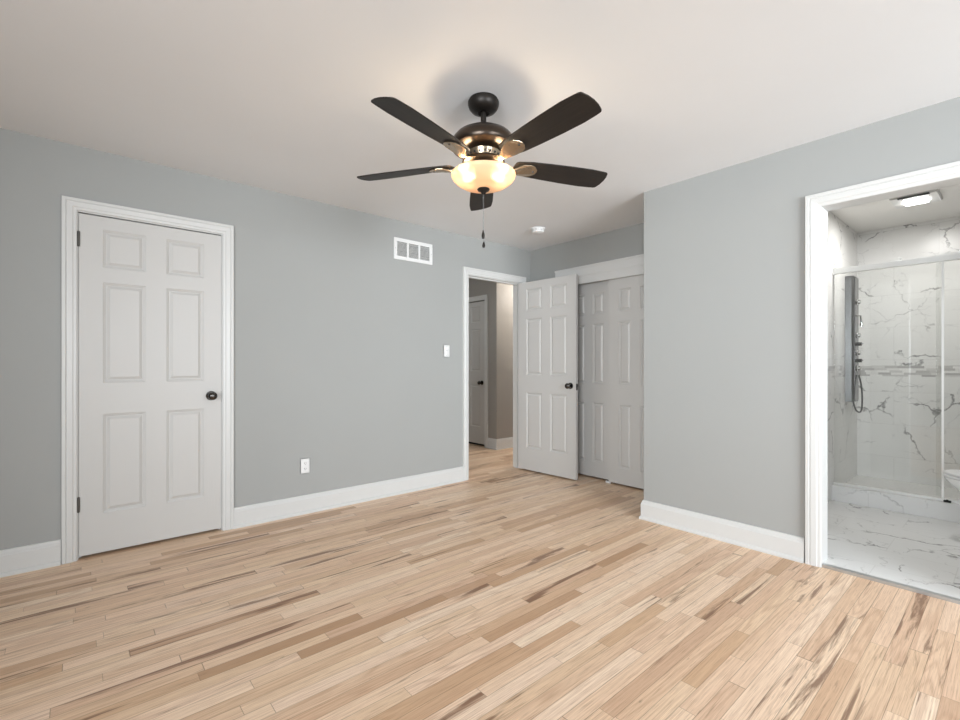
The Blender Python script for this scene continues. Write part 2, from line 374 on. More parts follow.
# hall beyond the open door
XH, YH = 4.33, 4.66
bm = NB()
HD = (4.90, 5.66)   # hall door, along Y on the wall X = XH
box(bm, XH, XH+.12, YH, HD[0], 0, H); box(bm, XH, XH+.12, HD[1], 7.5, 0, H); box(bm, XH, XH+.12, HD[0], HD[1], 2.06, H)
structure('wall_hall_end', bm, M_hall, 'dim hall wall around the far grey door, lamp tone painted into its grey', 'wall')
bm = NB(); box(bm, XH+.12, 7.2, YH, YH+.12, 0, H)
structure('wall_hall_turn', bm, M_hall, 'lamplit hall wall seen through the doorway, lamp tone painted into its grey', 'wall')
bm = NB(); box(bm, 2.0, 2.1, YA+TA, 7.5, 0, H); box(bm, 2.0, XH+.12, 7.5, 7.6, 0, H); box(bm, 7.1, 7.2, YA+TA, YH, 0, H); box(bm, XC+TA, 7.2, YA, YA+TA, 0, H)
structure('wall_hall_sides', bm, M_hall, 'hall walls closing the hall out of sight, in the same lamp-toned grey', 'wall')
# dark closets behind the closed doors
bm = NB(); box(bm, XB0-T, 2.0, YA+TA+.6, YA+TA+.7, 0, H); box(bm, XB0-T-.1, XB0-T, YA+TA, YA+TA+.7, 0, H)
box(bm, XC+TA+.6, XC+TA+.7, 1.0+.15, YA, 0, H)
structure('wall_closets', bm, M_hall, 'closet walls hidden behind the closed doors', 'wall')

# bathroom
bm = NB(); box(bm, XBW+TB, XS+.1, YBT, YBT+.1, 0, H)
structure('wall_bathroom_left', bm, M_marb, 'white veined marble side wall holding the shower tower', 'wall')
bm = NB(); box(bm, XS, XS+.1, -1.5, YBT, 0, H)
structure('wall_bathroom_back', bm, M_marb, 'white veined marble wall at the back of the shower', 'wall')
bm = NB(); box(bm, XBW+TB, XS, -1.5, -1.4, 0, H)
structure('wall_bathroom_right', bm, M_marb, 'marble wall beyond the toilet, out of the frame', 'wall')
bm = NB(); box(bm, XBW+TB+.001, XS, -1.4, YBT, H-0.012, H-0.001)
structure('ceiling_bathroom', bm, M_batc, 'white bathroom ceiling around the lit fan', 'ceiling')
bm = NB(); box(bm, 3.275, 4.80, -1.4, YBT, -0.05, 0.016); box(bm, XBW+.03, 3.275, BD[1], BD[0], -0.05, 0.016)
structure('floor_bathroom', bm, M_marf, 'polished white marble floor tiles inside the bathroom', 'floor')
bm = NB(); box(bm, 4.92, XS, -1.4, YBT, -0.05, 0.085)
structure('floor_shower', bm, M_pan, 'pale mosaic shower floor behind the glass', 'floor')

# trims -----------------------------------------------------------
BASE = [(0, 0), (0.026, 0), (0.026, 0.012), (0.022, 0.020), (0.0165, 0.024), (0.0165, 0.112), (0.013, 0.117), (0.013, 0.122), (0.009, 0.130), (0.007, 0.140), (0, 0.142)]
CAS = [(0.0, 0), (0.0, 0.010), (0.004, 0.013), (0.016, 0.014), (0.020, 0.018), (0.044, 0.020), (0.048, 0.016), (0.052, 0.020), (0.066, 0.020), (0.068, 0.017), (0.068, 0)]
nt = [0]
def trimname(): nt[0] += 1; return 'trim_%d' % nt[0]
def baseboard(name, path, label, m=M_trim):
    bm = NB(); sweep(bm, path, BASE); structure(name, bm, m, label, 'baseboard')
# room side is to the left of the path direction
baseboard('baseboard_left', [(-0.063, YA), (XB0, YA)][::-1][::-1], 'white baseboard left of the closed door')
baseboard('baseboard_middle', [(D2[0]-0.066, YA), (D1[1]+.066, YA)], 'long white baseboard under the outlet and light switch')
baseboard('baseboard_right', [(XBW, BD[0]+.083), (XBW, YBMP), (XC, YBMP)], 'white baseboard wrapping the wall corner beside the closet')
baseboard('baseboard_corner', [(XC, CL[1]+.0685), (XC, YA-.0005)], 'short white baseboard in the corner behind the open door')
baseboard('baseboard_front', [(XB0, YB0), (XBW, YB0)], 'white baseboard on the wall behind the camera')
baseboard('baseboard_side', [(XB0, YA-.03), (XB0, YB0+.03)], 'white baseboard on the end wall left of the camera')
M_htrim = M_trim
baseboard('baseboard_hall', [(XH, HD[0]-.068), (XH, YH), (7.1, YH)][::-1], 'white baseboard turning the hall corner beyond the doorway', M_htrim)

def casing(u0, u1, h, f, label, k=1.0):
    """f(u, z, depth): path runs up-across-down; profile offset away from the opening"""
    bm = NB(); path = [(u0, 0), (u0, h), (u1, h), (u1, 0)]
    sweep(bm, path, [(o_*k, h_) for o_, h_ in CAS], lambda x, y, d: f(x, y, d))
    return structure(trimname(), bm, M_trim, label, 'door casing')
fA = lambda u, z, d: (u, YA-d, z)
casing(D1[0]-.0, D1[1]+.0, DH, fA, 'white moulded casing around the closed six-panel door')
casing(D2[0], D2[1], DH, fA, 'white moulded casing around the open hall doorway')
casing(BD[1], BD[0], BH, lambda u, z, d: (XBW-d, u, z), 'wide white moulded casing around the bathroom doorway', 1.13)
casing(HD[0], HD[1], 2.06, lambda u, z, d: (XH-d, u, z), 'white casing around the far hall door')
# door jamb linings
def lining(u0, u1, h, t, f, label, stop=True):
    bm = NB(); s = 1 if u1 > u0 else -1
    def b(ua, ub, z0, z1, d0, d1):
        p = f(ua, z0, d0); q = f(ub, z1, d1)
        box(bm, min(p[0], q[0]), max(p[0], q[0]), min(p[1], q[1]), max(p[1], q[1]), min(p[2], q[2]), max(p[2], q[2]))
    b(u0-.0175*s, u0, 0, h, 0, t); b(u1, u1+.0175*s, 0, h, 0, t); b(u0-.0175*s, u1+.0175*s, h, h+.017, 0, t)
    if stop:
        b(u0, u0+.012*s, 0, h, .04, .075); b(u1-.012*s, u1, 0, h, .04, .075); b(u0+.012*s, u1-.012*s, h-.012, h, .04, .075)
    return structure(trimname(), bm, M_trim, label, 'door jamb')
# walls A leave no room for linings: they sit against the cut faces inside the opening
E_ = 0.0178
lining(D1[0]+E_-.012, D1[1]-E_+.012, DH-.006, TA, lambda u, z, d: (u, YA+d, z), 'white jamb behind the closed six-panel door')
lining(D2[0]+.006, D2[1]-.004, DH-.006, TA, lambda u, z, d: (u, YA+d, z), 'white jamb lining the open hall doorway')
lining(BD[0], BD[1], BH, TB, lambda u, z, d: (XBW+d, u, z), 'white jamb lining the bathroom doorway', stop=False)
# bathroom threshold
bm = NB(); box(bm, XBW-0.004, XBW+0.03, BD[1], BD[0], 0, 0.0165, 0.002)
structure(trimname(), bm, M_grout, 'metal threshold strip where oak meets marble', 'threshold')

# ------------------------------------------------------------ doors
def leaf(bm, W, Hh, cols, rows, T=0.035):
    """slab x 0..W, z 0..H, front face y = 0, back y = T, moulded raised panels on both faces"""
    xs = sorted({0, W, *[c for p in cols for c in p]}); zs = sorted({0, Hh, *[r for p in rows for r in p]})
    rings = [(0.0, 0.0), (0.002, 0.004), (0.009, 0.006), (0.012, 0.011), (0.019, 0.011), (0.034, 0.0025), (0.036, 0.0025)]
    for face in (0, 1):
        V = {}
        def v(x, z, d):
            k = (round(x, 5), round(z, 5), round(d, 5))
            if k not in V: V[k] = bm.verts.new((x, d if face == 0 else T-d, z))
            return V[k]
        for i in range(len(xs)-1):
            for j in range(len(zs)-1):
                x0, x1, z0, z1 = xs[i], xs[i+1], zs[j], zs[j+1]
                if (x0, x1) in cols and (z0, z1) in rows:
                    prev = None
                    for ins, d in rings:
                        q = [v(x0+ins, z0+ins, d), v(x1-ins, z0+ins, d), v(x1-ins, z1-ins, d), v(x0+ins, z1-ins, d)]
                        if prev:
                            for k in range(4): bm.faces.new([prev[k], prev[(k+1) % 4], q[(k+1) % 4], q[k]])
                        prev = q
                    bm.faces.new(prev)
                else:
                    bm.faces.new([v(x0, z0, 0), v(x1, z0, 0), v(x1, z1, 0), v(x0, z1, 0)])
    bmesh.ops.remove_doubles(bm, verts=bm.verts, dist=1e-6)
    # edges
    for (a, b) in (((0, 0), (W, 0)), ((W, 0), (W, Hh)), ((W, Hh), (0, Hh)), ((0, Hh), (0, 0))):
        pts = [bm.verts.new((a[0], 0, a[1])), bm.verts.new((b[0], 0, b[1])), bm.verts.new((b[0], T, b[1])), bm.verts.new((a[0], T, a[1]))]
        bm.faces.new(pts)
    bmesh.ops.remove_doubles(bm, verts=bm.verts, dist=1e-6)
COLS = [(0.112, 0.325), (0.435, 0.648)]; ROWS = [(0.235, 0.835), (1.025, 1.632), (1.722, 1.952)]
def knob(parent, x, z, side, T=0.035, rose=True):
    """side -1: out of the front face (y<0), +1: out of the back face"""
    o0 = NB(); y = 0 if side < 0 else T
    M = Matrix.Translation((x, y, z)) @ Matrix.Rotation(PI/2 if side < 0 else -PI/2, 4, 'X')
    lathe(o0, [(0, 0), (0.031, 0), (0.032, 0.003), (0.029, 0.008), (0.013, 0.011), (0.011, 0.028), (0.013, 0.034), (0.023, 0.040), (0.0275, 0.050), (0.027, 0.060), (0.020, 0.069), (0.008, 0.073), (0, 0.0735)], 28, M)
    k = link('door_knob', o0, M_knob, parent, smooth=True); k['label'] = 'round dark metal door knob'; return k
def hinge(parent, x, y, z, leafs=((0.0, 0.016),)):
    b = NB(); lathe(b, [(0, -0.047), (0.004, -0.045), (0.0068, -0.043), (0.0068, 0.043), (0.004, 0.045), (0, 0.047)], 12, Matrix.Translation((x, y, z)))
    return link('hinge', b, M_hinge, parent, smooth=True)

# door_1: closed, hinged at its left, opens into the room
d1 = tag(empty('door_1', (D1[0]+.0075, YA+.003, 0.0)), 'closed white six-panel door with dark knob in the long grey wall', 'door', None, 'structure')
bm = NB(); leaf(bm, 0.752, 2.028, COLS, ROWS); l1 = link('door_panel', bm, M_door, d1, loc=(0, 0, 0.018), bev=0)
knob(d1, 0.690, 0.94, -1)
for z in (1.895, 0.325): hinge(d1, -0.0015, -0.0055, z)
bm = NB(); box(bm, 0.7525, 0.7565, -0.002, 0.002, 0.895, 0.97); link('strike_plate', bm, M_hinge, d1)

# door_2: the open hall door, swung about 92 degrees against the closet side
ang = -PI/2 + 0.045
d2 = tag(empty('door_2', (D2[1]-.008, YA-.012, 0.0), ang), 'open white six-panel door with dark knob, standing before the closet', 'door', None, 'structure')
bm = NB(); leaf(bm, 0.752, 2.028, COLS, ROWS)
l2 = link('door_panel', bm, M_door, d2, loc=(0.0, -0.035-.006, 0.018))
k = knob(d2, 0.690, 0.925, -1); k.location = (0, -0.041, 0.018)
k = knob(d2, 0.690, 0.925, 1); k.location = (0, -0.041, 0.018)
for z in (1.895, 1.08, 0.325):
    b = NB(); lathe(b, [(0, z-0.047), (0.0066, z-0.045), (0.0066, z+0.045), (0, z+0.047)], 12, Matrix.Translation((-0.006, -0.001, 0))); link('hinge', b, M_hinge, d2, smooth=True)
bm = NB(); box(bm, 0.7518, 0.7535, -0.035, -0.012, 0.90, 0.965); lathe(bm, [(0, 0), (0.007, 0), (0.007, 0.006), (0, 0.007)], 12, Matrix.Translation((0.752, -0.0235, 0.943)) @ Matrix.Rotation(PI/2, 4, 'Y')); link('latch', bm, M_knob, d2)

# closet sliding doors
cc = [(0.112, 0.243), (0.337, 0.468)]
def slider(name, y_left, x, label):
    d = tag(empty(name, (x, y_left, 0), -PI/2), label, 'door', None, 'structure')
    bm = NB(); leaf(bm, 0.58, 1.985, cc, [(0.15, 0.752), (0.945, 1.548), (1.645, 1.858)], 0.030); link('door_panel', bm, M_door, d, loc=(0, 0, 0.018))
    return d
sd1 = slider('door_3', 2.622, XC+.022, 'right-hand sliding closet door, white with moulded panels')
sd2 = slider('door_4', 3.186, XC+.080, 'left-hand sliding closet door, half hidden by the open door')
bm = NB(); box(bm, 0, 0.012, -0.004, 0.050, 0.0, 0.022, 0.002)
structure(trimname(), bm, M_plast, 'small white plastic guide under the sliding closet doors', 'door guide', loc=(XC+.02, 2.606, 0))
# closet casing, head board and track fascia
bm = NB(); box(bm, XC-.019, XC, CL[0]-.10, CL[1]+.068, 2.055, 2.150); box(bm, XC-.024, XC, CL[0]-.10, CL[1]+.072, 2.135, 2.152)
structure(trimname(), bm, M_trim, 'white head board over the closet opening', 'door casing')
bm = NB(); box(bm, XC-.014, XC+.012, CL[0]-.06, CL[1]+.06, 1.975, 2.055)
structure(trimname(), bm, M_trim, 'white track fascia above the sliding closet doors', 'trim')
for (a, b_), lab in (((CL[1], CL[1]+.066), 'white upright casing at the hidden left of the closet'), ((CL[0]-.066, CL[0]), 'white upright casing at the right of the closet')):
    bm = NB(); box(bm, XC-.017, XC, a, b_, 0, 1.975); structure(trimname(), bm, M_trim, lab, 'door casing', bev=.003)

# door_5: far hall door
d5 = tag(empty('door_5', (XH+.006, HD[1]-.006, 0), -PI/2), 'far closed six-panel hall door seen through the doorway', 'door', None, 'structure')
bm = NB(); leaf(bm, 0.748, 2.015, COLS, ROWS); link('door_panel', bm, M_door, d5, loc=(0, 0, 0.035))
knob(d5, 0.685, 0.90, -1)
bm = NB(); box(bm, XH+.06, XH+.07, HD[0]-.03, HD[1]+.03, 0, 2.1)  # near-black sheet put here as the shade behind the closed door
structure('hall_door_shade_sheet', bm, M_dark, 'black sheet standing in for the darkness behind the far hall door', 'wall')

# ------------------------------------------------------------ ceiling fan
FX, FY = 1.505, 1.714
fan = tag(empty('ceiling_fan', (FX, FY, H)), 'dark bronze five-blade ceiling fan with a lit amber glass bowl', 'ceiling fan')
bm = NB(); lathe(bm, [(0, 0), (0.070, 0), (0.071, -0.003), (0.071, -0.008), (0.0755, -0.011), (0.0755, -0.022), (0.071, -0.038), (0.060, -0.052), (0.044, -0.061), (0.030, -0.064), (0.026, -0.059), (0.018, -0.059), (0, -0.059)], 40)
link('canopy', bm, M_black, fan, smooth=True)
bm = NB(); lathe(bm, [(0, -0.055), (0.0135, -0.055), (0.0135, -0.150), (0, -0.150)], 20); lathe(bm, [(0.0135, -0.134), (0.018, -0.137), (0.022, -0.149), (0, -0.149)], 20)
link('downrod', bm, M_black, fan, smooth=True)
bm = NB(); lathe(bm, [(0, -0.146), (0.060, -0.148), (0.102, -0.158), (0.132, -0.175), (0.150, -0.196), (0.157, -0.214), (0.157, -0.231), (0.151, -0.241), (0.128, -0.251), (0.102, -0.257), (0.080, -0.260), (0, -0.260)], 56)
mh = link('motor_housing', bm, M_bronze, fan, smooth=True)
# vented lower ring
bm = NB(); lathe(bm, [(0.082, -0.258), (0.086, -0.262), (0.078, -0.290), (0.070, -0.296), (0, -0.296)], 48)
vr = link('vent_ring', bm, M_iron, mh, smooth=True)
bm = NB()
for k in range(20):
    a = 2*PI*k/20; R_ = Matrix.Rotation(a, 4, 'Z') @ Matrix.Translation((0.0815, 0, -0.276)) @ Matrix.Rotation(-0.28, 4, 'Y')
    lathe(bm, [(0, 0.0018), (0.0040, 0.0018), (0.0040, -0.0018), (0, -0.0018)], 10, R_ @ Matrix.Scale(2.3, 4, (0, 0, 1)) @ Matrix.Rotation(PI/2, 4, 'Y'))
link('vent_holes', bm, M_dark, vr)
# flywheel and light fitter
bm = NB(); lathe(bm, [(0, -0.294), (0.066, -0.294), (0.100, -0.298), (0.104, -0.304), (0.100, -0.310), (0.062, -0.314), (0, -0.314)], 48); link('flywheel', bm, M_bronze, fan, smooth=True)
bm = NB(); lathe(bm, [(0, -0.314), (0.045, -0.314), (0.062, -0.318), (0.070, -0.326), (0.074, -0.344), (0.084, -0.352), (0.084, -0.358), (0.066, -0.362), (0, -0.362)], 40); link('light_fitter', bm, M_iron, fan, smooth=True)
# centre rod carrying the bowl
bm = NB(); lathe(bm, [(0.006, -0.355), (0.006, -0.432)], 10); link('bowl_rod', bm, M_iron, fan, smooth=True)
# glass bowl
bp = [(0.152, -0.360), (0.156, -0.361), (0.157, -0.366), (0.155, -0.374), (0.148, -0.386), (0.133, -0.401), (0.110, -0.415), (0.080, -0.425), (0.045, -0.431), (0.012, -0.433)]
ip = [(r*0.97 if r > .02 else .012, z+0.004) for r, z in bp[::-1]]
bm = NB(); rg = lathe(bm, bp+ip, 64)
bowl = link('light_bowl', bm, M_bowl, fan, smooth=True)
bm = NB(); lathe(bm, [(0, -0.430), (0.028, -0.431), (0.031, -0.435), (0.027, -0.442), (0.014, -0.448), (0.010, -0.455), (0.006, -0.460), (0, -0.461)], 28); link('finial', bm, M_black, fan, smooth=True)
# bulbs with sockets
cr = Vector((0.7563, -0.6542, 0)); cf = Vector((0.6542, 0.7563, 0))
for k, off in enumerate((cr*-0.072+cf*-.02, cr*0.072+cf*-.02)):
    d = off.normalized()
    base_ = Vector((0, 0, -0.360))
    bm = NB(); p0 = base_+d*0.010; p1 = base_+d*0.045+Vector((0, 0, -0.010)); tube(bm, [p0, p1], 0.012, 12)
    so = link('lamp_socket', bm, M_iron, fan, smooth=True)
    bm = NB(); p2 = base_+d*0.075+Vector((0, 0, -0.022))
    lathe(bm, [(0, -0.028), (0.012, -0.026), (0.020, -0.018), (0.024, -0.004), (0.022, 0.008), (0.014, 0.022), (0.010, 0.032), (0, 0.034)], 20, Matrix.Translation(p2) @ (-(d+Vector((0, 0, -.3)))).to_track_quat('Z', 'Y').to_matrix().to_4x4())
    link('bulb', bm, M_bulb, so, smooth=True)
    point('fan_lamp', Vector((FX, FY, H))+p2+Vector((0, 0, 0.040))+d*.02, 3.2, WARM, 0.032)
# blades
def blade_outline():
    st = [(0.172, 0.046), (0.205, 0.052), (0.24, 0.058), (0.34, 0.065), (0.46, 0.0705), (0.57, 0.0725), (0.63, 0.0685), (0.654, 0.066)]
    up = [(r, w) for r, w in st]
    tip = [(0.663, 0.063), (0.668, 0.056), (0.676, 0.030), (0.679, 0.0)]
    top = up+tip; bot = [(r, -w) for r, w in top[::-1] if w > 0]
    root = [(0.160, -0.036), (0.157, 0.0), (0.160, 0.036)]
    return top+bot+root
phi0 = math.atan2(cf.y, cf.x)   # direction straight away from the camera
pitch = math.radians(13)
zb = 2.135-H
protob = None
for k in range(5):
    a = phi0 + math.radians(1.0) - k*2*PI/5
    if protob is None:
        bm = NB(); prism(bm, blade_outline(), -0.003, 0.003)
        b = link('blade', bm, M_blade, fan, bev=0.0015)
        # iron: arm from the flywheel that widens to a forked plate under the blade root
        bm = NB()
        def f(x, y, z): return (x, y, z)
        arm = [(0.085, 0.016), (0.12, 0.013), (0.15, 0.016), (0.175, 0.030), (0.20, 0.042), (0.235, 0.046), (0.262, 0.038), (0.280, 0.018), (0.284, 0.0)]
        ol = arm+[(x, -y) for x, y in arm[::-1] if y > 0]
        def fz(x, y, z):
            t_ = min(1, max(0, (x-0.085)/0.09)); h = -0.0045-0.0*t_; h += (1-t_)*0.006
            return (x, y, z+h-0.018*math.exp(-((x-0.15)/0.035)**2))
        prism(bm, ol, -0.0065, 0, fz)
        br = link('blade_bracket', bm, M_iron, b, bev=0.002, smooth=False)
        scs = []
        for sx, sy in ((0.225, 0.026), (0.225, -0.026), (0.262, 0.0)):
            bm = NB(); lathe(bm, [(0, -0.0145), (0.004, -0.0142), (0.006, -0.0120), (0.0062, -0.0105), (0, -0.0105)], 12, Matrix.Translation((sx, sy, 0)))
            scs.append(link('screw', bm, M_knob, b, smooth=True))
        protob = b
    else:
        b = protob.copy(); C.objects.link(b); b.parent = fan
        br2 = br.copy(); C.objects.link(br2); br2.parent = b
        for sc_ in scs:
            s2 = sc_.copy(); C.objects.link(s2); s2.parent = b
    b.matrix_local = Matrix.Translation((0, 0, zb)) @ Matrix.Rotation(a, 4, 'Z') @ Matrix.Rotation(-pitch, 4, 'X')
# pull chains
def pull(dx, z0, z1, zp):
    bm = NB(); p = cr*dx+cf*-0.0
    n = int((z0-z1)/0.0042)
    for i in range(n):
        z = z0-(z0-z1)*(i+.5)/n
        bmesh.ops.create_icosphere(bm, subdivisions=1, radius=0.0013, matrix=Matrix.Translation((p.x, p.y, z)))
    tube(bm, [(p.x, p.y, z0), (p.x, p.y, z1)], 0.0006, 6)
    ch = link('pull_chain', bm, M_steel, fan, smooth=True)
    bm = NB(); lathe(bm, [(0, 0.002), (0.003, 0.0), (0.0035, -0.006), (0.0065, -0.016), (0.0078, -0.028), (0.0055, -0.040), (0, -0.042)] if zp else [(0, 0.002), (0.003, 0), (0.006, -0.010), (0.0075, -0.018), (0.006, -0.026), (0, -0.030)], 16, Matrix.Translation((p.x, p.y, z1)))
    link('chain_pull', bm, M_black, ch, smooth=True)
pull(-0.0015, -0.445, -0.634, True)
pull(0.0015, -0.445, -0.690, False)

# ------------------------------------------------------------ small wall and ceiling things
# air vent
vx0, vx1, vz0, vz1 = 2.133, 2.546, 2.092, 2.284
v = tag(empty('air_vent', (vx0, YA, vz0)), 'white rectangular air vent high on the long grey wall', 'vent')
W_, H_ = vx1-vx0, vz1-vz0; b_ = 0.032
bm = NB()
nx = 3; bar = 0.018; cw = (W_-2*b_-2*bar)/3
box(bm, 0, W_, -.010, 0, 0, b_, .003); box(bm, 0, W_, -.010, 0, H_-b_, H_, .003); box(bm, 0, b_, -.010, 0, b_-.003, H_-b_+.003, .002); box(bm, W_-b_, W_, -.010, 0, b_-.003, H_-b_+.003, .002)
for i in (1, 2): x = b_+i*cw+(i-1)*bar; box(bm, x, x+bar, -.009, 0, b_-.003, H_-b_+.003, .001)
link('vent_frame', bm, M_plast, v)
bm = NB(); box(bm, .01, W_-.01, -.0015, -.0002, .01, H_-.01); link('vent_backing', bm, M_duct, v)
bm = NB()
for k in range(3):
    x0 = b_+k*(cw+bar)
    for j in range(12):
        z = b_+.004+j*(H_-2*b_-.006)/12
        vs = [bm.verts.new(q) for q in ((x0, -.0075, z), (x0+cw, -.0075, z), (x0+cw, -.002, z+.0072), (x0, -.002, z+.0072))]; bm.faces.new(vs)
lv = link('vent_louvre', bm, M_alu, v); md = lv.modifiers.new('solid', 'SOLIDIFY'); md.thickness = .001
for sx in (.014, W_-.014):
    bm = NB(); lathe(bm, [(0, .0115), (.003, .011), (.004, .0098), (0, .0095)], 12, Matrix.Translation((sx, 0, H_/2)) @ Matrix.Rotation(PI/2, 4, 'X')); link('screw', bm, M_socket, v, smooth=True)

# light switch
s = tag(empty('light_switch', (2.715, YA, 1.285)), 'white toggle light switch beside the hall doorway', 'light switch')
bm = NB(); box(bm, -.036, .036, -.006, 0, -.058, .058, .003); pl = link('switch_plate', bm, M_plast, s)
bm = NB(); prism(bm, [(-.005, -.011), (.005, -.011), (.005, .011), (-.005, .011)], 0, 1, lambda x, y, z: (x*(1-.3*z), -.004-.011*z, y*(1-.3*z)+.006*z)); link('toggle', bm, M_plast, s)
for z in (-.042, .042):
    bm = NB(); lathe(bm, [(0, .0075), (.0028, .007), (.003, .0055), (0, .0055)], 10, Matrix.Translation((0, 0, z)) @ Matrix.Rotation(PI/2, 4, 'X')); link('screw', bm, M_socket, s)
# outlet
s = tag(empty('wall_outlet', (1.348, YA, 0.368)), 'white double socket outlet low on the long grey wall', 'outlet')
bm = NB(); box(bm, -.036, .036, -.006, 0, -.058, .058, .003); link('outlet_plate', bm, M_plast, s)
for z in (-.021, .021):
    bm = NB(); ol = [(0.0165*math.cos(t), 0.0145*max(-.85, min(.85, math.sin(t)))) for t in [2*PI*k/24 for k in range(24)]]
    prism(bm, ol, .0055, .0085, lambda x, y, q: (x, -q, y+z)); so = link('socket', bm, M_plast, s)
    bm = NB(); box(bm, -.0075, -.005, -.0092, -.0083, z-.004, z+.006); box(bm, .005, .0075, -.0092, -.0083, z-.003, z+.005)
    lathe(bm, [(0, .0092), (.0025, .0092), (.0025, .0083)], 10, Matrix.Translation((0, 0, z-.0085)) @ Matrix.Rotation(PI/2, 4, 'X')); link('slots', bm, M_dark, so)
# smoke detector
s = tag(empty('smoke_detector', (3.315, 2.995, H)), 'round white smoke detector on the ceiling near the closet', 'smoke detector')
bm = NB(); lathe(bm, [(0, 0), (.070, 0), (.070, -.008), (.066, -.011), (.058, -.011), (0, -.011)], 40); link('mounting_ring', bm, M_plast, s, smooth=True)
bm = NB(); lathe(bm, [(0, -.010), (.060, -.010), (.062, -.014), (.060, -.018), (.060, -.026), (.056, -.036), (.046, -.041), (0, -.042)], 40)
dt = link('detector_body', bm, M_plast, s, smooth=True)
bm = NB()
for k in range(14):
    a = 2*PI*k/14; m4 = Matrix.Rotation(a, 4, 'Z')
    n0 = len(bm.verts); box(bm, .0592, .0606, -.008, .008, -.0245, -.0195)
    bm.verts.ensure_lookup_table()
    for vv in list(bm.verts)[n0:]: vv.co = m4 @ vv.co
link('sensor_slots', bm, M_socket, dt)
bm = NB(); lathe(bm, [(0, -.0445), (.012, -.044), (.014, -.041), (0, -.041)], 20, Matrix.Translation((.012, -.01, 0))); link('test_button', bm, M_plast, dt, smooth=True)

# hall ceiling light, out of sight beyond the doorway
s = tag(empty('ceiling_light', (5.25, 4.2, H)), 'flush hall ceiling light beyond the doorway', 'ceiling light')
bm = NB(); lathe(bm, [(0, 0), (.14, 0), (.145, -.012), (.13, -.02), (0, -.02)], 32); link('base', bm, M_plast, s, smooth=True)
bm = NB(); lathe(bm, [(.128, -.02), (.125, -.035), (.10, -.065), (.055, -.085), (0, -.09)], 32); link('diffuser', bm, emit_mat('hall_diffuser', (1, .85, .66), 4), s, smooth=True)
point('hall_lamp', (5.25, 4.2, H-.16), 50, (1, 0.93, 0.85), .06)

s = tag(empty('ceiling_light', (2.75, 5.6, H)), 'unseen flush light added left of the doorway to lift the dark hall end', 'ceiling light')  # unseen fitting added to brighten the hall end wall and its door
bm = NB(); lathe(bm, [(0, 0), (.14, 0), (.145, -.012), (.13, -.02), (0, -.02)], 32); link('base', bm, M_plast, s, smooth=True)
bm = NB(); lathe(bm, [(.128, -.02), (.125, -.035), (.10, -.065), (.055, -.085), (0, -.09)], 32); link('diffuser', bm, bpy.data.materials['hall_diffuser'], s, smooth=True)
point('hall_lamp', (2.75, 5.6, H-.16), 17, (0.86, 0.95, 1), .06)  # added cool fill for the dark end of the hall

# ------------------------------------------------------------ bathroom things
s = tag(empty('exhaust_fan', (4.85, 0.525, H-.012)), 'square lit exhaust fan in the bathroom ceiling', 'exhaust fan')
bm = NB(); box(bm, -.15, .16, -.135, .135, -.022, 0, .006); link('fan_cover', bm, M_plast, s)
bm = NB(); box(bm, -.155, -.118, -.088, .088, -.026, -.0215); link('intake_slot', bm, M_dark, s)
bm = NB(); box(bm, -.055, .085, -.068, .068, -.034, -.0215, .005); link('light_lens', bm, M_lens, s)
area('bathroom_lamp', (4.865, 0.525, H-.052), (0, 0, -1), .16, .16, 12.5, (1, .985, .96))

# shower curb
bm = NB(); box(bm, 4.80, 4.92, -1.4, YBT, 0, 0.125); box(bm, 4.79, 4.93, -1.4, YBT, .125, .145, .003)
structure(trimname(), bm, M_marc, 'low marble kerb under the shower doors', 'shower kerb')
XR = 4.86
# rail assembly
s = tag(empty('shower_rail', (XR, YBT, 0)), 'white aluminium header rail of the shower screen', 'shower rail')
bm = NB(); box(bm, -.022, .022, -2.44, -.001, 1.918, 1.963, .002); link('header_rail', bm, M_alu, s)
bm = NB(); box(bm, -.028, .028, -.022, 0, 1.912, 1.970, .003); link('wall_bracket', bm, M_alu, s)
bm = NB(); box(bm, XR-.018, XR+.018, YBT-2.44, YBT-.001, 0.146, 0.162, .002); structure(trimname(), bm, M_alu, 'thin aluminium track along the shower kerb', 'trim')
for y in (-.40, -.67, -.735):
    bm = NB(); box(bm, -.014, .010, y-.030, y+.030, 1.9635, 1.975, .002); lathe(bm, [(0, -.006), (.010, -.006), (.011, 0), (.010, .006), (0, .006)], 20, Matrix.Translation((-.006, y-.022, 1.982)) @ Matrix.Rotation(PI/2, 4, 'Y')); link('roller_carriage', bm, M_alu, s, smooth=True)
def glass_door(x, y0, y1, label):
    d = tag(empty('shower_door', (x, y0, 0.163)), label, 'shower door')
    L = y0-y1
    bm = NB(); box(bm, -.003, .003, -L+.012, -.003, .012, 1.75); link('glass_pane', bm, M_glass, d)
    for q in (-L+.013,):
        bm = NB(); box(bm, -.0055, .0055, q-.013, q, 0, 1.753, .0015); link('edge_stile', bm, M_alu, d)
    return d
g1 = glass_door(XR-.010, 1.035, .372, 'clear sliding glass shower door nearest the marble side wall')
g2 = glass_door(XR+.010, .418, -.45, 'clear sliding glass shower door behind the toilet')
bm = NB(); box(bm, -.015, .015, -.02, .02, 0, .012, .002); lathe(bm, [(0, 0), (.006, 0), (.006, .018), (0, .018)], 12)
tag(link('door_guide', bm, M_dark, loc=(XR-.030+.0, .353, .1455)), 'small dark door guide on the shower kerb', 'door guide')
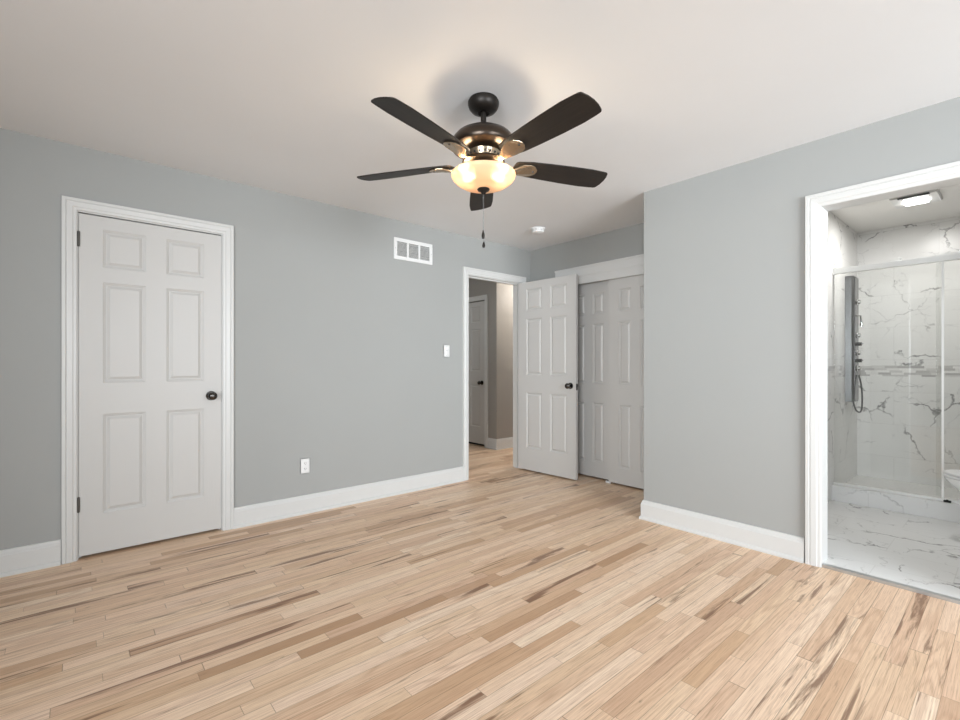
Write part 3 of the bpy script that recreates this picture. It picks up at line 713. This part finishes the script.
# shower arm and head at the upper right of the rail
# shower tower
s = tag(empty('shower_tower', (5.25, YBT, 0.82)), 'tall grey steel shower tower with body jets on the marble side wall', 'shower panel')
Wp, Hp, Dp = .20, 1.13, .062
bm = NB(); prism(bm, [(0, 0), (.006, -Dp+.015), (.016, -Dp), (Wp-.016, -Dp), (Wp-.006, -Dp+.015), (Wp, 0)], 0, Hp); link('tower_body', bm, M_steel, s, bev=.002)
bm = NB(); box(bm, .045, Wp-.02, -Dp-.004, -Dp+.001, .01, Hp-.01, .001); link('front_plate', bm, M_dsteel, s)
for z in (.90, .60, .44, .30):
    bm = NB(); lathe(bm, [(0, 0), (.026, 0), (.027, .006), (.020, .010), (.020, .026), (.016, .030), (0, .031)], 20, Matrix.Translation((.115, -Dp-.003, z)) @ Matrix.Rotation(PI/2, 4, 'X')); link('body_jet', bm, M_chrome, s, smooth=True)
for z in (.52, .37):
    bm = NB(); lathe(bm, [(0, 0), (.016, 0), (.016, .034), (0, .036)], 16, Matrix.Translation((.125, -Dp-.003, z)) @ Matrix.Rotation(PI/2, 4, 'X')); tube(bm, [(.125, -Dp-.03, z), (.165, -Dp-.035, z+.004)], .005, 8); link('control_knob', bm, M_dsteel, s, smooth=True)
bm = NB(); tube(bm, [(.12, -Dp-.004, .78), (.12, -Dp-.03, .775), (.12, -Dp-.036, .71)], .008, 8); tube(bm, [(.12, -Dp-.036, .71), (.12, -Dp-.036, .68)], .012, 12); link('spout', bm, M_chrome, s, smooth=True)
pts = [(.135, -Dp-.010, .27)] + [(.135+.0*t, -Dp-.022-.018*math.sin(PI*t), .27-.36*t) for t in (.2, .4, .6, .8)]
bm = NB()
P = [(.14, -Dp-.012, .24), (.15, -Dp-.026, .16), (.155, -Dp-.034, .06), (.150, -Dp-.034, -.04), (.125, -Dp-.030, -.088), (.09, -Dp-.020, -.095), (.06, -Dp-.004, -.07), (.05, -.055, -.02), (.05, -.05, .004)]
Q = []
for i in range(len(P)-1):
    p0, p1, p2, p3 = [Vector(P[max(0, min(len(P)-1, i+q))]) for q in (-1, 0, 1, 2)]
    for t in (0, .25, .5, .75):
        Q.append(.5*((2*p1)+(-p0+p2)*t+(2*p0-5*p1+4*p2-p3)*t*t+(-p0+3*p1-3*p2+p3)*t**3))
Q.append(Vector(P[-1]))
tube(bm, Q, .0065, 10); link('shower_hose', bm, M_steel, s, smooth=True)

# toilet, side-on, only its front lip reaches the frame
s = tag(empty('toilet', (4.455, -0.36, 0.016)), 'white porcelain toilet at the right edge beside the shower', 'toilet')
def ell(cx_, cy_, a, bf, bb, z, n=32):
    r = []
    for k in range(n):
        t = 2*PI*k/n; y = math.sin(t); r.append((cx_+a*math.cos(t), cy_+(bf if y > 0 else bb)*y, z))
    return r
def loft(bm, secs, caps=(True, True)):
    R = [[bm.verts.new(p) for p in s_] for s_ in secs]; n = len(R[0])
    for a, b in zip(R, R[1:]):
        for k in range(n): bm.faces.new([a[k], a[(k+1) % n], b[(k+1) % n], b[k]])
    if caps[0]: bm.faces.new(R[0][::-1])
    if caps[1]: bm.faces.new(R[-1])
bm = NB()
loft(bm, [ell(0, .32, .115, .20, .20, 0), ell(0, .32, .112, .195, .20, .03), ell(0, .32, .095, .165, .20, .10), ell(0, .33, .10, .19, .21, .18), ell(0, .35, .135, .25, .20, .27), ell(0, .37, .170, .305, .22, .34), ell(0, .375, .182, .325, .23, .372), ell(0, .375, .182, .325, .23, .384),
          ell(0, .375, .13, .25, .17, .384), ell(0, .375, .10, .19, .12, .30), ell(0, .37, .05, .08, .06, .24)])
link('bowl', bm, M_porc, s, smooth=True)
bm = NB(); loft(bm, [ell(0, .375, .183, .328, .20, .386), ell(0, .375, .187, .334, .20, .392), ell(0, .375, .187, .334, .20, .400), ell(0, .375, .182, .328, .20, .404)]); link('seat', bm, M_plast, s, smooth=True)
bm = NB(); loft(bm, [ell(0, .375, .180, .324, .20, .406), ell(0, .375, .185, .330, .20, .411), ell(0, .375, .183, .326, .20, .420), ell(0, .375, .150, .28, .17, .428), ell(0, .375, .05, .08, .06, .431)]); link('lid', bm, M_plast, s, smooth=True)
bm = NB(); box(bm, -.20, .20, .0, .17, .36, .74, .02); link('tank', bm, M_porc, s); bm = NB(); box(bm, -.21, .21, -.01, .18, .74, .775, .01); link('tank_lid', bm, M_porc, s)
bm = NB(); tube(bm, [(-.15, .17, .68), (-.15, .185, .68), (-.10, .188, .672)], .006, 8); link('flush_lever', bm, M_chrome, s, smooth=True)
